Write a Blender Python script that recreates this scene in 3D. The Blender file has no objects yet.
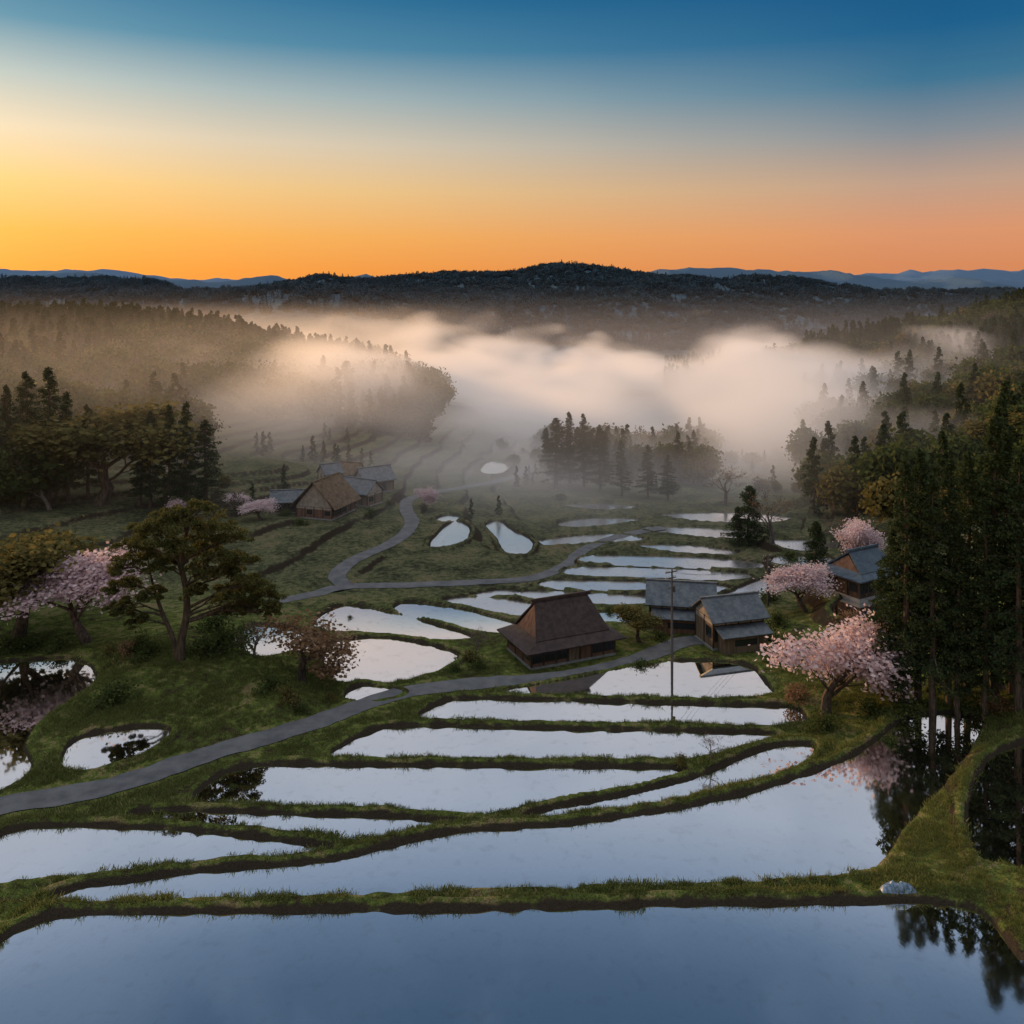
import bpy, math, random, time
import numpy as np
T0=time.time()
random.seed(5); np.random.seed(5)
scene=bpy.context.scene
CAMZ=50.0; F=887.0; HR=300.0
def lin(r,g,b):
    def c(v):
        v/=255.0
        return v/12.92 if v<=0.04045 else ((v+0.055)/1.055)**2.4
    return (c(r),c(g),c(b),1.0)
# ------------------------------------------------------------ camera
cam=bpy.data.cameras.new("camera"); camo=bpy.data.objects.new("camera",cam)
scene.collection.objects.link(camo); scene.camera=camo
cam.sensor_width=36; cam.lens=F/1024*36; cam.shift_y=-212/1024
cam.clip_start=0.5; cam.clip_end=40000
camo.location=(0,0,CAMZ); camo.rotation_euler=(math.radians(90),0,0)
scene.view_settings.view_transform='Standard'
scene.view_settings.look='None'
scene.view_settings.exposure=0
# ------------------------------------------------------------ node helpers
def newmat(name):
    m=bpy.data.materials.new(name); m.use_nodes=True
    m.node_tree.nodes.clear(); return m,m.node_tree
class NT:
    def __init__(s,nt): s.nt=nt
    def n(s,t,**kw):
        nd=s.nt.nodes.new(t)
        for k,v in kw.items(): setattr(nd,k,v)
        return nd
    def l(s,a,b): s.nt.links.new(a,b)
    def m(s,op,a,b=None,c=None,clamp=False):
        nd=s.n('ShaderNodeMath',operation=op); nd.use_clamp=clamp
        for i,v in enumerate((a,b,c)):
            if v is None: continue
            if isinstance(v,(int,float)): nd.inputs[i].default_value=v
            else: s.l(v,nd.inputs[i])
        return nd.outputs[0]
    def mr(s,v,a,b,c=0,d=1,smooth=True):
        nd=s.n('ShaderNodeMapRange'); nd.interpolation_type='SMOOTHSTEP' if smooth else 'LINEAR'
        s.l(v,nd.inputs[0])
        for i,x in zip((1,2,3,4),(a,b,c,d)): nd.inputs[i].default_value=x
        return nd.outputs[0]
    def ramp(s,v,els):
        nd=s.n('ShaderNodeValToRGB'); cr=nd.color_ramp
        while len(cr.elements)>1: cr.elements.remove(cr.elements[-1])
        cr.elements[0].position=els[0][0]; cr.elements[0].color=els[0][1]
        for p,c in els[1:]:
            e=cr.elements.new(p); e.color=c
        s.l(v,nd.inputs[0]); return nd.outputs[0]
    def mix(s,f,a,b,bt='MIX'):
        nd=s.n('ShaderNodeMix',data_type='RGBA',blend_type=bt)
        for i,v in ((0,f),(6,a),(7,b)):
            if isinstance(v,(int,float,tuple)): nd.inputs[i].default_value=v
            else: s.l(v,nd.inputs[i])
        return nd.outputs[2]
    def noise(s,vec,scale,detail=4,rough=.55,dist=0):
        nd=s.n('ShaderNodeTexNoise'); nd.inputs['Scale'].default_value=scale
        nd.inputs['Detail'].default_value=detail; nd.inputs['Roughness'].default_value=rough
        nd.inputs['Distortion'].default_value=dist
        if vec is not None: s.l(vec,nd.inputs['Vector'])
        return nd.outputs['Fac']
def principled(t,base,rough=.8,spec=.3,normal=None):
    p=t.n('ShaderNodeBsdfPrincipled'); o=t.n('ShaderNodeOutputMaterial')
    if isinstance(base,tuple): p.inputs['Base Color'].default_value=base
    else: t.l(base,p.inputs['Base Color'])
    if isinstance(rough,(int,float)): p.inputs['Roughness'].default_value=rough
    else: t.l(rough,p.inputs['Roughness'])
    p.inputs['Specular IOR Level'].default_value=spec
    if normal is not None: t.l(normal,p.inputs['Normal'])
    t.l(p.outputs[0],o.inputs[0]); return p
def diffuse(t,base,normal=None):
    p=t.n('ShaderNodeBsdfDiffuse'); o=t.n('ShaderNodeOutputMaterial'); t.l(base,p.inputs[0])
    if normal is not None: t.l(normal,p.inputs['Normal'])
    t.l(p.outputs[0],o.inputs[0])
def bump(t,h,strength=.5,dist=.1):
    b=t.n('ShaderNodeBump'); b.inputs['Strength'].default_value=strength; b.inputs['Distance'].default_value=dist
    t.l(h,b.inputs['Height']); return b.outputs[0]
def simple(name,c1,c2,scale=3,rough=.8,spec=.3,stretch=(1,1,1),bs=.3):
    m,nt=newmat(name); t=NT(nt)
    tc=t.n('ShaderNodeTexCoord'); mp=t.n('ShaderNodeMapping'); mp.inputs['Scale'].default_value=stretch
    t.l(tc.outputs['Object'],mp.inputs[0])
    n=t.noise(mp.outputs[0],scale,3,.6)
    f=t.mr(n,.3,.7)
    principled(t,t.mix(f,c1,c2),rough,spec,bump(t,n,bs,.05)); return m
# ------------------------------------------------------------ world
w=bpy.data.worlds.new("World"); scene.world=w; w.use_nodes=True
nt=w.node_tree; nt.nodes.clear(); t=NT(nt)
SUN_AZ=math.radians(-42); SUN_EL=math.radians(8)
tc=t.n('ShaderNodeTexCoord'); sp=t.n('ShaderNodeSeparateXYZ'); t.l(tc.outputs['Generated'],sp.inputs[0])
L=lin
hi=[(.34,L(138,158,170)),(.352,L(192,186,187)),(.375,L(192,187,190)),(.42,L(184,187,197)),(.49,L(165,176,194)),(.54,L(126,145,171)),(.565,L(95,118,147)),(.6,L(72,96,126)),(.64,L(58,85,114)),(.69,L(95,120,150)),(.77,(.95,.97,1.02,1)),(1,(1.35,1.34,1.36,1))]  # above frame: pale band for water reflections, bright zenith added to light land
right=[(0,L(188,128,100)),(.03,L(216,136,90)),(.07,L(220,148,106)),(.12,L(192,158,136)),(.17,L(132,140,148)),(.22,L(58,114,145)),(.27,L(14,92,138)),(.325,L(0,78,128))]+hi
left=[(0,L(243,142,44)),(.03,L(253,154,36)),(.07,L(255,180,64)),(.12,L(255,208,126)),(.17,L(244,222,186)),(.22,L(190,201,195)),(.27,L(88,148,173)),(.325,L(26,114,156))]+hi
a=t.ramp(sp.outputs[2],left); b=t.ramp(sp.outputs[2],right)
f=t.mr(sp.outputs[0],-.5,.42,0,1,False)
n=t.noise(tc.outputs['Generated'],3,2)
f=t.m('ADD',f,t.m('MULTIPLY',t.m('SUBTRACT',n,.5),.12),clamp=True)
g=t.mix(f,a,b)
nc=t.noise(tc.outputs['Generated'],7,4,.55)
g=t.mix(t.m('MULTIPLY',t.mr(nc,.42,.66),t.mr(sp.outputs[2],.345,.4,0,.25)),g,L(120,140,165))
sky=t.n('ShaderNodeTexSky',sky_type='NISHITA'); sky.sun_disc=False
sky.sun_elevation=SUN_EL; sky.sun_rotation=SUN_AZ
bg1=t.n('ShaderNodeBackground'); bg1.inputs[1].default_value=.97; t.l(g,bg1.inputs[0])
bg2=t.n('ShaderNodeBackground'); bg2.inputs[1].default_value=.006; t.l(sky.outputs[0],bg2.inputs[0])
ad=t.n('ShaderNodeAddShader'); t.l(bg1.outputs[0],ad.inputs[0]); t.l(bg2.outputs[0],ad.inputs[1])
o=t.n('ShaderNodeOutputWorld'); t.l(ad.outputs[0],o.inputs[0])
sl=bpy.data.lights.new("sun","SUN"); so=bpy.data.objects.new("sun",sl); scene.collection.objects.link(so)
sl.energy=4.8; sl.angle=math.radians(2); sl.color=(1,.58,.28)
from mathutils import Vector
sd=Vector((math.sin(SUN_AZ)*math.cos(SUN_EL),math.cos(SUN_AZ)*math.cos(SUN_EL),math.sin(SUN_EL)))
so.rotation_euler=sd.to_track_quat('Z','Y').to_euler()
# ------------------------------------------------------------ noise
def hsh(ix,iy,s):
    v=np.sin(ix*127.1+iy*311.7+s*74.7)*43758.5453
    return v-np.floor(v)
def vn(x,y,s=0):
    ix=np.floor(x);iy=np.floor(y);fx=x-ix;fy=y-iy
    fx=fx*fx*(3-2*fx);fy=fy*fy*(3-2*fy)
    return (hsh(ix,iy,s)*(1-fx)+hsh(ix+1,iy,s)*fx)*(1-fy)+(hsh(ix,iy+1,s)*(1-fx)+hsh(ix+1,iy+1,s)*fx)*fy
def fbm(x,y,s=0,o=4):
    r=0;a=.5
    for i in range(o):
        r=r+a*(vn(x,y,s+i)-.5); x=x*2.03+3.1;y=y*2.03+1.7;a*=.5
    return r
# ------------------------------------------------------------ base terrain
cols=np.array([-400,-100,0,100,200,300,400,512,600,700,800,900,1024,1150,1500.])
rows=[
(25,[7]*12+[8,10,14]),
(50,[5,5]+[5.2]*9+[5.5,6,7.5,12]),
(62,[4,4.5]+[4.8]*8+[5,5.5,6.5,8,12]),
(80,[3,3,3.2,3.2,3.2,3.2,3.2,3.2,3.3,3.5,4,5,7,8.5,13]),
(100,[3,3,2.6,2.8,2.6,2.2,1.8,1.6,1.6,1.8,2.4,4.8,7,9,14]),
(120,[3,2.5,2.4,3.0,3.4,1.2,.6,.5,.5,.5,1.4,5.2,8,11,16]),
(150,[6,4,3,2,1,0,-.6,-.8,-.8,-.6,.2,4,10,14,20]),
(200,[14,9,6,4.5,3.5,2.5,0,-2,-3,-3,-2,3,12,18,28]),
(260,[24,18,14,12,9,6,2,-3,-4,-5,-3,4,15,22,34]),
(340,[32,27,22,21,18,13,7,-3,-6,-7,-4,7,19,28,42]),
(450,[40,34,27,28,25,15,3,-5,-8,-8,-3,12,27,38,50]),
(600,[40,34,26,26,21,8,-5,-10,-10,-5,9,25,42,56,74]),
(900,[30,20,10,10,5,-5,-14,-22,-22,-22,-15,5,22,44,60]),
(1100,[20,10,-10,-15,-25,-30,-32,-32,-32,-30,-25,-15,0,15,30]),
(1380,[45,45,45,52,62,76,50,0,-8,-12,-12,-10,0,5,10]),
(1600,[30,30,30,20,15,20,30,35,50,40,25,10,5,5,10]),
(2100,[80,80,76,88,84,82,84,100,130,98,76,58,42,36,40]),
(2500,[40,40,40,40,40,40,50,50,50,50,45,40,30,30,30]),
(3100,[110,110,128,136,124,120,116,108,124,152,144,118,92,60,50]),
(3800,[40]*15),
(5000,[120,150,225,205,150,140,130,140,140,140,155,192,215,200,150]),
(6500,[40]*15),(14000,[20]*15)]
NU,NV=600,1100
ug=np.linspace(-1.6,1.6,NU); vg=np.linspace(math.log(25),math.log(14000),NV)
uc=(cols-512)/F
R=np.array([np.interp(ug,uc,np.array(r[1],float)) for r in rows])
lv=np.log([r[0] for r in rows])
TB=np.stack([np.interp(vg,lv,R[:,i]) for i in range(NU)],axis=1)
def blur(a,s,ax):
    k=np.exp(-.5*(np.arange(-3*s,3*s+1)/s)**2);k/=k.sum()
    p=[(0,0),(0,0)];p[ax]=(3*s,3*s)
    a=np.pad(a,p,mode='edge'); return np.apply_along_axis(lambda m:np.convolve(m,k,'valid'),ax,a)
TB=blur(blur(TB,7,0),6,1)
def base(x,y):
    x=np.asarray(x,float);y=np.asarray(y,float)
    Y=np.maximum(y,25.)
    u=np.clip((x/Y-ug[0])/(ug[1]-ug[0]),0,NU-1.001)if False else np.clip((x/Y-ug[0])/(ug[-1]-ug[0])*(NU-1),0,NU-1.001) if False else np.clip((x/Y-ug[0])/(ug[1]-ug[0]),0,NU-1.001)
    v=np.clip((np.log(Y)-vg[0])/(vg[1]-vg[0]),0,NV-1.001)
    iu=u.astype(int);iv=v.astype(int);fu=u-iu;fv=v-iv
    z=(TB[iv,iu]*(1-fu)+TB[iv,iu+1]*fu)*(1-fv)+(TB[iv+1,iu]*(1-fu)+TB[iv+1,iu+1]*fu)*fv
    k1=np.clip((Y-180)/300,0,1)
    z=z+k1*9*fbm(x/55,y/55,3,4)
    z=z+.5*fbm(x/9,y/9,9,3)
    z=z+2.6*np.exp(-((x+43)/12)**2-((y-113)/10)**2)+1.6*np.exp(-((x+27)/8)**2-((y-104)/6)**2)
    z=z+4*np.exp(-((x+62)/22)**2-((y-225)/16)**2)
    hs=1.15;of=1.8*fbm(x/34,y/34,61,2)
    q=(z+of)/hs;fr=q-np.floor(q)
    st=np.clip((fr-.88)/.12,0,1);st=st*st*(3-2*st)
    zt=hs*(np.floor(q)+st*.95+.05*fr+.2*np.exp(-((fr-.03)/.035)**2))-of
    kt=np.clip((Y-132)/20,0,1)*np.clip((380-Y)/60,0,1)
    z=z*(1-kt)+zt*kt
    k2=np.clip((Y-1150)/450,0,1)
    rg=1-np.abs(2*vn(x/330+5,y/330,21)-1)
    rg2=1-np.abs(2*vn(x/150+5,y/230,25)-1)
    k3=np.clip((Y-2600)/1500,0,1)
    z=z+k2*(40*(rg-.55)+24*(rg2-.5)+14*fbm(x/70,y/70,31,3))*(1+k3*.6)
    return z
def hit(px,py,zf=base):
    D=np.exp(np.linspace(math.log(45),math.log(3000),6000))
    u=(px-512)/F; zr=CAMZ-(py-HR)/F*D
    d=zr-zf(u*D,D)
    i=np.argmax(d<0)
    D=D[i]; return np.array([u*D,D,float(zf(np.array([u*D]),np.array([D]))[0])])
def catmull(P,closed,k=6):
    P=np.array(P,float);n=len(P);out=[]
    rng=range(n) if closed else range(n-1)
    for i in rng:
        if closed: p=[P[(i+j)%n] for j in(-1,0,1,2)]
        else: p=[P[max(0,min(n-1,i+j))] for j in(-1,0,1,2)]
        for q in range(k):
            s=q/k
            out.append(.5*((2*p[1])+(p[2]-p[0])*s+(2*p[0]-5*p[1]+4*p[2]-p[3])*s*s+(3*p[1]-p[0]-3*p[2]+p[3])*s**3))
    if not closed: out.append(P[-1])
    return np.array(out)
def unproj(px,py,z):
    D=F*(CAMZ-z)/(py-HR); return [(px-512)/F*D,D]
PD=[
(5.2,[(-60,975),(-60,1100),(1080,1100),(1045,1000),(1012,948),(985,917),(952,905),(850,903),(600,908),(300,913),(80,916),(30,926),(0,942)]),
(4.7,[(64,902),(64,893),(120,882),(240,870),(330,861),(395,845),(450,834),(520,829),(600,821),(680,809),(760,790),(820,771),(868,748),(902,722),(940,714),(980,719),(973,745),(940,790),(903,830),(882,860),(855,874),(800,880),(600,887),(400,893),(200,899)]),
(4.2,[(-60,862),(-15,842),(25,828),(70,826),(150,829),(250,838),(310,845),(331,852),(295,859),(200,867),(100,874),(40,881),(0,886),(-60,896)]),
(3.8,[(126,818),(165,811),(300,815),(420,820),(478,825),(450,829),(395,834),(348,841),(280,836),(190,827)]),
(3.2,[(194,804),(212,781),(245,768),(300,765),(400,766),(500,767),(600,768),(684,770),(655,783),(605,794),(560,801),(515,810),(480,817),(420,815),(340,810),(255,806)]),
(3.4,[(522,820),(565,807),(625,796),(695,778),(745,757),(785,746),(814,747),(798,766),(740,785),(660,804),(590,815)]),
(2.3,[(332,757),(362,736),(400,727),(500,728),(600,730),(700,732),(774,735),(742,747),(700,757),(620,761),(500,761),(400,760)]),
(1.7,[(420,718),(440,704),(470,699),(600,702),(700,705),(785,707),(803,715),(796,725),(720,727),(600,724),(480,722)]),
(1.1,[(497,693),(540,684),(600,673),(650,663),(690,661),(742,664),(762,680),(768,696),(700,699),(600,698),(530,697)]),
(2.5,[(-90,668),(0,662),(60,659),(88,665),(94,680),(72,700),(42,720),(22,745),(30,768),(10,787),(-10,795),(-90,800)]),
(2.9,[(63,760),(72,743),(100,733),(140,728),(166,730),(161,742),(141,755),(110,765),(80,771),(66,769)]),
(None,[(316,621),(330,610),(348,605),(385,611),(432,624),(472,638),(430,641),(370,634),(322,631)]),
(None,[(324,662),(330,643),(380,638),(430,645),(458,656),(442,669),(410,681),(370,687),(334,681)]),
(None,[(393,610),(408,602),(450,607),(485,615),(524,628),(508,635),(460,628),(410,619)]),
(None,[(445,602),(468,597),(515,600),(550,612),(532,618),(490,612)]),
(None,[(236,647),(240,630),(265,625),(295,630),(318,639),(312,653),(290,652),(262,658)]),
(None,[(344,698),(358,686),(382,687),(402,692),(380,701),(360,703)]),
(None,[(630,545),(690,545),(738,552),(722,558),(660,551)]),
(None,[(596,555),(700,557),(762,563),(754,570),(690,568),(588,563)]),
(None,[(578,567),(680,569),(746,574),(735,582),(650,580),(570,576)]),
(None,[(555,580),(650,582),(726,586),(712,594),(640,592),(545,588)]),
(None,[(530,591),(600,593),(654,597),(640,606),(580,604),(522,598)]),
(None,[(720,598),(754,582),(790,571),(806,576),(784,591),(745,603)]),
(None,[(833,610),(846,596),(872,592),(897,597),(888,613),(852,622)]),
(None,[(486,526),(498,521),(512,530),(532,541),(526,554),(506,553),(497,538)]),
(None,[(430,548),(440,531),(456,521),(470,530),(462,543)]),
(None,[(480,470),(490,461),(510,465),(504,472),(488,475)]),
(None,[(536,541),(600,534),(640,537),(636,542),(600,542),(548,547)]),
(None,[(436,520),(446,515),(460,517),(456,521),(444,523)]),
(None,[(640,528),(690,527),(760,533),(740,540),(690,537)]),
(None,[(770,540),(830,541),(850,548),(800,552)]),
(None,[(780,556),(830,558),(826,566),(775,565)]),
(None,[(660,515),(720,512),(790,517),(770,524),(700,522)]),
(None,[(560,618),(600,612),(640,614),(636,622),(622,624)]),
(None,[(470,596),(500,590),(520,593),(505,598)]),
(None,[(560,522),(600,517),(640,520),(600,527),(566,528)]),
(None,[(560,505),(610,503),(640,508),(600,511)]),
(6.0,[(968,805),(984,768),(1010,748),(1060,734),(1110,760),(1110,880),(1000,866),(974,850)]),
]
paddies=[]
for z,pl in PD:
    if z is None:
        c=np.mean(np.array(pl),axis=0); z=float(hit(c[0],c[1])[2])
    W=[unproj(px,py,z) for px,py in pl]
    paddies.append((z,catmull(W,True,6)))
RD=[(3.3,[(-80,835),(0,806),(60,796),(120,783),(200,757),(300,724),(400,695),(470,684),(560,677),(620,665),(655,652),(685,642),(720,640)]),
(3.0,[(265,603),(310,595),(345,587),(400,585),(470,583),(530,577),(565,566),(585,550),(620,536),(665,527)]),
(3.2,[(345,587),(338,572),(360,556),(395,542),(412,524),(406,508),(412,497),(450,489),(500,482),(520,474),(530,465)])]
roads=[]
for wd,pl in RD:
    P=np.array([hit(*p) for p in pl]); P=catmull(P,False,10)
    for _ in range(60): P[1:-1,2]=(P[:-2,2]+P[1:-1,2]*2+P[2:,2])/4
    s=np.r_[0,np.cumsum(np.hypot(*(np.diff(P[:,:2],axis=0).T)))]
    q=np.arange(0,s[-1],.8); P=np.stack([np.interp(q,s,P[:,i]) for i in range(3)],1)
    roads.append((wd,P))
def axis(segs):
    out=[segs[0][0]]
    for (a,b,s0,s1) in segs:
        x=a
        while x<b-1e-6:
            tt=(x-a)/(b-a); x=x+s0*(1-tt)+s1*tt; out.append(min(x,b))
    return np.unique(np.round(out,4))
xp=axis([(0,72,.3,.3),(72,140,.4,1.5),(140,420,1.5,5),(420,1500,5,16),(1500,9000,18,300)])
xa=np.r_[-xp[::-1][:-1],xp]
ya=axis([(-40,40,8,1),(40,50,1,.3),(50,135,.26,.34),(135,215,.4,.8),(215,330,.8,1.4),(330,700,2.5,5),(700,1400,10,16),(1400,2600,14,20),(2600,6000,35,60),(6000,14000,200,800)])
X,Y=np.meshgrid(xa,ya)
Z=base(X,Y)
INS=np.zeros(X.shape,bool); NEAR=np.full(X.shape,99.)
fill=np.full(X.shape,-1e3); cut=np.full(X.shape,1e4); ZI=np.zeros(X.shape)
def sdist(px,py,P,closed=True):
    A=P;B=np.roll(P,-1,0)
    if not closed:A=P[:-1];B=P[1:]
    d=np.full(px.shape,1e9);ins=np.zeros(px.shape,bool);idx=np.zeros(px.shape,int)
    for i in range(len(A)):
        ax,ay=A[i,:2];bx,by=B[i,:2];ex=bx-ax;ey=by-ay
        tt=np.clip(((px-ax)*ex+(py-ay)*ey)/(ex*ex+ey*ey+1e-9),0,1)
        dd=(px-ax-tt*ex)**2+(py-ay-tt*ey)**2
        m=dd<d;d=np.where(m,dd,d);idx=np.where(m,i,idx)
        if closed and abs(ey)>1e-9:
            c=((ay>py)!=(by>py))&(px<ex*(py-ay)/ey+ax); ins^=c
    return np.sqrt(d),ins,idx
def sub(P,m):
    x0,y0=P[:,:2].min(0)-m;x1,y1=P[:,:2].max(0)+m
    i0,i1=np.searchsorted(xa,[x0,x1]);j0,j1=np.searchsorted(ya,[y0,y1])
    return slice(j0,j1),slice(i0,i1)
for z,P in paddies:
    S=sub(P,9);px=X[S];py=Y[S]
    d,ins,_=sdist(px,py,P)
    s=1+max(0,P[:,1].mean()-125)/350
    wob=.16*s*vn(px/1.3,py/1.3,4)+.34*s*vn(px/3.7,py/3.7,14)
    sdn=np.where(ins,-d,d)+wob-.42
    bt=.48*min(s,1.3)+.28*(vn(px*.7,py*.7,7)-.5)
    hin=z-.3+np.clip((sdn+.35*s)/(.6*s),0,1)*(.3+bt)
    inn=sdn<.05
    ZI[S]=np.where(inn,hin,ZI[S]); INS[S]=INS[S]|inn
    ed=np.maximum(0,sdn-.75*s)
    rampout=np.clip((sdn+.35*s)/(.6*s),0,1)
    fill[S]=np.maximum(fill[S],z-.3+rampout*(.3+bt)-.95*ed)
    cut[S]=np.minimum(cut[S],z+bt+.6*ed)
    NEAR[S]=np.minimum(NEAR[S],sdn)
H=np.maximum(fill,np.minimum(Z,cut))
H=np.where(INS,ZI,H)
RDM=np.zeros(X.shape)
for wd,P in roads:
    S=sub(P,7);px=X[S];py=Y[S]
    d,_,idx=sdist(px,py,P,False)
    zr=P[np.minimum(idx,len(P)-1),2]
    wgt=np.clip((d-wd/2-.5)/2.6,0,1);wgt=wgt*wgt*(3-2*wgt)
    wgt=np.where(NEAR[S]<.9,np.maximum(wgt,np.clip((.9-NEAR[S])/.8,0,1)),wgt)
    H[S]=(zr-.09)*(1-wgt)+H[S]*wgt
    RDM[S]=np.maximum(RDM[S],np.clip(1-(d-wd/2)/1.2,0,1))
def gz(x,y):
    x=np.asarray(x,float);y=np.asarray(y,float)
    i=np.clip(np.searchsorted(xa,x)-1,0,len(xa)-2);j=np.clip(np.searchsorted(ya,y)-1,0,len(ya)-2)
    fx=np.clip((x-xa[i])/(xa[i+1]-xa[i]),0,1);fy=np.clip((y-ya[j])/(ya[j+1]-ya[j]),0,1)
    return (H[j,i]*(1-fx)+H[j,i+1]*fx)*(1-fy)+(H[j+1,i]*(1-fx)+H[j+1,i+1]*fx)*fy
def gnear(x,y):
    i=np.clip(np.searchsorted(xa,x)-1,0,len(xa)-2);j=np.clip(np.searchsorted(ya,y)-1,0,len(ya)-2)
    return NEAR[j,i],RDM[j,i]
def G(px,py): return hit(px,py,gz)
HSITES={}
for key,px,py,r in [('A',561,652,7.5),('B',681,624,6),('C',729,641,6),('D',862,590,6.5),('E',326,514,7),('F',288,511,4.5),('G',360,503,5.5),('H',374,491,5),('I',330,486,3.5),('J',350,484,4)]:
    p=G(px,py);P=np.array([[p[0],p[1]]]);S=sub(P,r+5)
    d=np.hypot(X[S]-p[0],Y[S]-p[1]);wgt=np.clip((d-r)/4,0,1);wgt=wgt*wgt*(3-2*wgt)
    wgt=np.where(NEAR[S]<1.0,np.maximum(wgt,np.clip((1.0-NEAR[S])/.8,0,1)),wgt)
    wgt=np.maximum(wgt,RDM[S])
    H[S]=p[2]*(1-wgt)+H[S]*wgt; HSITES[key]=p; NEAR[S]=np.where(d<r+1,np.minimum(NEAR[S],2.5),NEAR[S])
print("terrain",X.shape,time.time()-T0)
# ------------------------------------------------------------ mesh helpers
def quadmesh(name,V,Q,mi=None,mats=(),smooth=False,link=True):
    V=np.asarray(V,np.float32);Q=np.asarray(Q,np.int32)
    me=bpy.data.meshes.new(name)
    me.vertices.add(len(V));me.vertices.foreach_set('co',V.ravel())
    me.loops.add(Q.size);me.loops.foreach_set('vertex_index',Q.ravel())
    me.polygons.add(len(Q));me.polygons.foreach_set('loop_start',np.arange(0,Q.size,4,dtype=np.int32))
    for m in mats: me.materials.append(m)
    if mi is not None: me.polygons.foreach_set('material_index',np.asarray(mi,np.int32))
    me.polygons.foreach_set('use_smooth',np.full(len(Q),smooth))
    me.update(calc_edges=True)
    ob=bpy.data.objects.new(name,me)
    if link: scene.collection.objects.link(ob)
    return ob
# near fields
m,nt=newmat("field_ground");t=NT(nt)
ge=t.n('ShaderNodeNewGeometry');pos=ge.outputs['Position']
spn=t.n('ShaderNodeSeparateXYZ');t.l(ge.outputs['Normal'],spn.inputs[0])
spp=t.n('ShaderNodeSeparateXYZ');t.l(pos,spp.inputs[0])
n1=t.noise(pos,.15,3);n2=t.noise(pos,.9,4,.72);n3=t.noise(pos,7,2,.7)
nn_=t.m('ADD',t.m('MULTIPLY',n1,.4),t.m('MULTIPLY',n2,.6))
grass=t.ramp(nn_,[(.35,(.04,.03,.02,1)),(.42,(.085,.075,.034,1)),(.47,(.095,.125,.034,1)),(.535,(.15,.18,.045,1)),(.58,(.27,.23,.1,1)),(.66,(.19,.13,.08,1))])
gfar=t.ramp(nn_,[(.37,(.05,.047,.034,1)),(.46,(.09,.1,.055,1)),(.53,(.15,.155,.08,1)),(.6,(.22,.18,.11,1))])
yf=t.mr(spp.outputs[1],125,165)
grass=t.mix(yf,grass,gfar)
grass=t.mix(t.mr(n3,.3,.7),grass,t.mix(1.0,grass,(.4,.4,.4,1),'MULTIPLY'))
soil=t.mix(n3,(.022,.018,.014,1),(.06,.047,.034,1))
nz=t.m('ADD',spn.outputs[2],t.m('MULTIPLY',t.m('SUBTRACT',n2,.5),.3))
nz=t.m('SUBTRACT',nz,t.m('MULTIPLY',yf,.045))
steep=t.mr(nz,.9,.72)
hb=t.m('ADD',t.m('MULTIPLY',n3,.5),n2)
diffuse(t,t.mix(steep,grass,soil),bump(t,hb,.9,.3)); MT=m
# hills
m,nt=newmat("hill_ground");t=NT(nt)
ge=t.n('ShaderNodeNewGeometry');pos=ge.outputs['Position'];spp=t.n('ShaderNodeSeparateXYZ');t.l(pos,spp.inputs[0])
n0=t.noise(pos,.02,3,.6);nf=t.noise(pos,.14,2,.75)
forest=t.ramp(t.m('ADD',t.m('MULTIPLY',n0,.5),t.m('MULTIPLY',nf,.5)),[(.35,(.018,.03,.03,1)),(.47,(.035,.052,.045,1)),(.56,(.065,.08,.055,1)),(.66,(.1,.1,.07,1))])
far_haze=t.ramp(t.m('ADD',t.m('MULTIPLY',n0,.5),t.m('MULTIPLY',nf,.5)),[(.38,(.035,.062,.09,1)),(.5,(.065,.105,.14,1)),(.62,(.11,.15,.16,1))])  # aerial haze painted as blue albedo here and in the distance mixes below
forest=t.mix(t.mr(spp.outputs[1],1000,1400,0,1),forest,far_haze)
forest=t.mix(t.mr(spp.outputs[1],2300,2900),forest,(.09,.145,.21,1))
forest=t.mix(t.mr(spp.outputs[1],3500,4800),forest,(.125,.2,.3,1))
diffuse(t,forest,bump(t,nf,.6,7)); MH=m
ny,nx=X.shape
idx=np.arange(nx*ny).reshape(ny,nx)
Q=np.stack([idx[:-1,:-1],idx[:-1,1:],idx[1:,1:],idx[1:,:-1]],-1).reshape(-1,4)
mi=np.repeat((ya[:-1]>400).astype(int),nx-1)
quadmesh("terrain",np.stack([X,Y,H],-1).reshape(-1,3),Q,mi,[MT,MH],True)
# water
def watermat(name,ra,rb,fac,d1,d2):
    m,nt=newmat(name);t=NT(nt)
    ge=t.n('ShaderNodeNewGeometry');pos=ge.outputs['Position']
    mp=t.n('ShaderNodeMapping');mp.inputs['Scale'].default_value=(1,.5,1);t.l(pos,mp.inputs[0])
    r1=t.noise(mp.outputs[0],3.0,2,.5);r2=t.noise(pos,.06,2,.6);r3=t.noise(pos,.8,4,.6)
    di=t.n('ShaderNodeBsdfDiffuse');t.l(t.mix(r3,d1,d2),di.inputs[0])
    gl=t.n('ShaderNodeBsdfGlossy');gl.inputs[0].default_value=(.96,.95,.94,1)
    t.l(t.mr(r2,.4,.65,ra,rb),gl.inputs['Roughness'])
    b=bump(t,r1,.08,.012);t.l(b,gl.inputs['Normal'])
    mx=t.n('ShaderNodeMixShader');t.l(t.m('SUBTRACT',fac,t.m('MULTIPLY',t.mr(r3,.52,.75),.1)),mx.inputs[0])
    t.l(di.outputs[0],mx.inputs[1]);t.l(gl.outputs[0],mx.inputs[2])
    o=t.n('ShaderNodeOutputMaterial');t.l(mx.outputs[0],o.inputs[0]);return m
MW=watermat("paddy_water",.01,.06,.93,(.02,.022,.02,1),(.05,.045,.035,1))
MW2=watermat("misted_paddy_water",.16,.24,.84,(.1,.095,.1,1),(.2,.18,.18,1))  # pale rough far water: whitening by mist put into the colour
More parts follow.
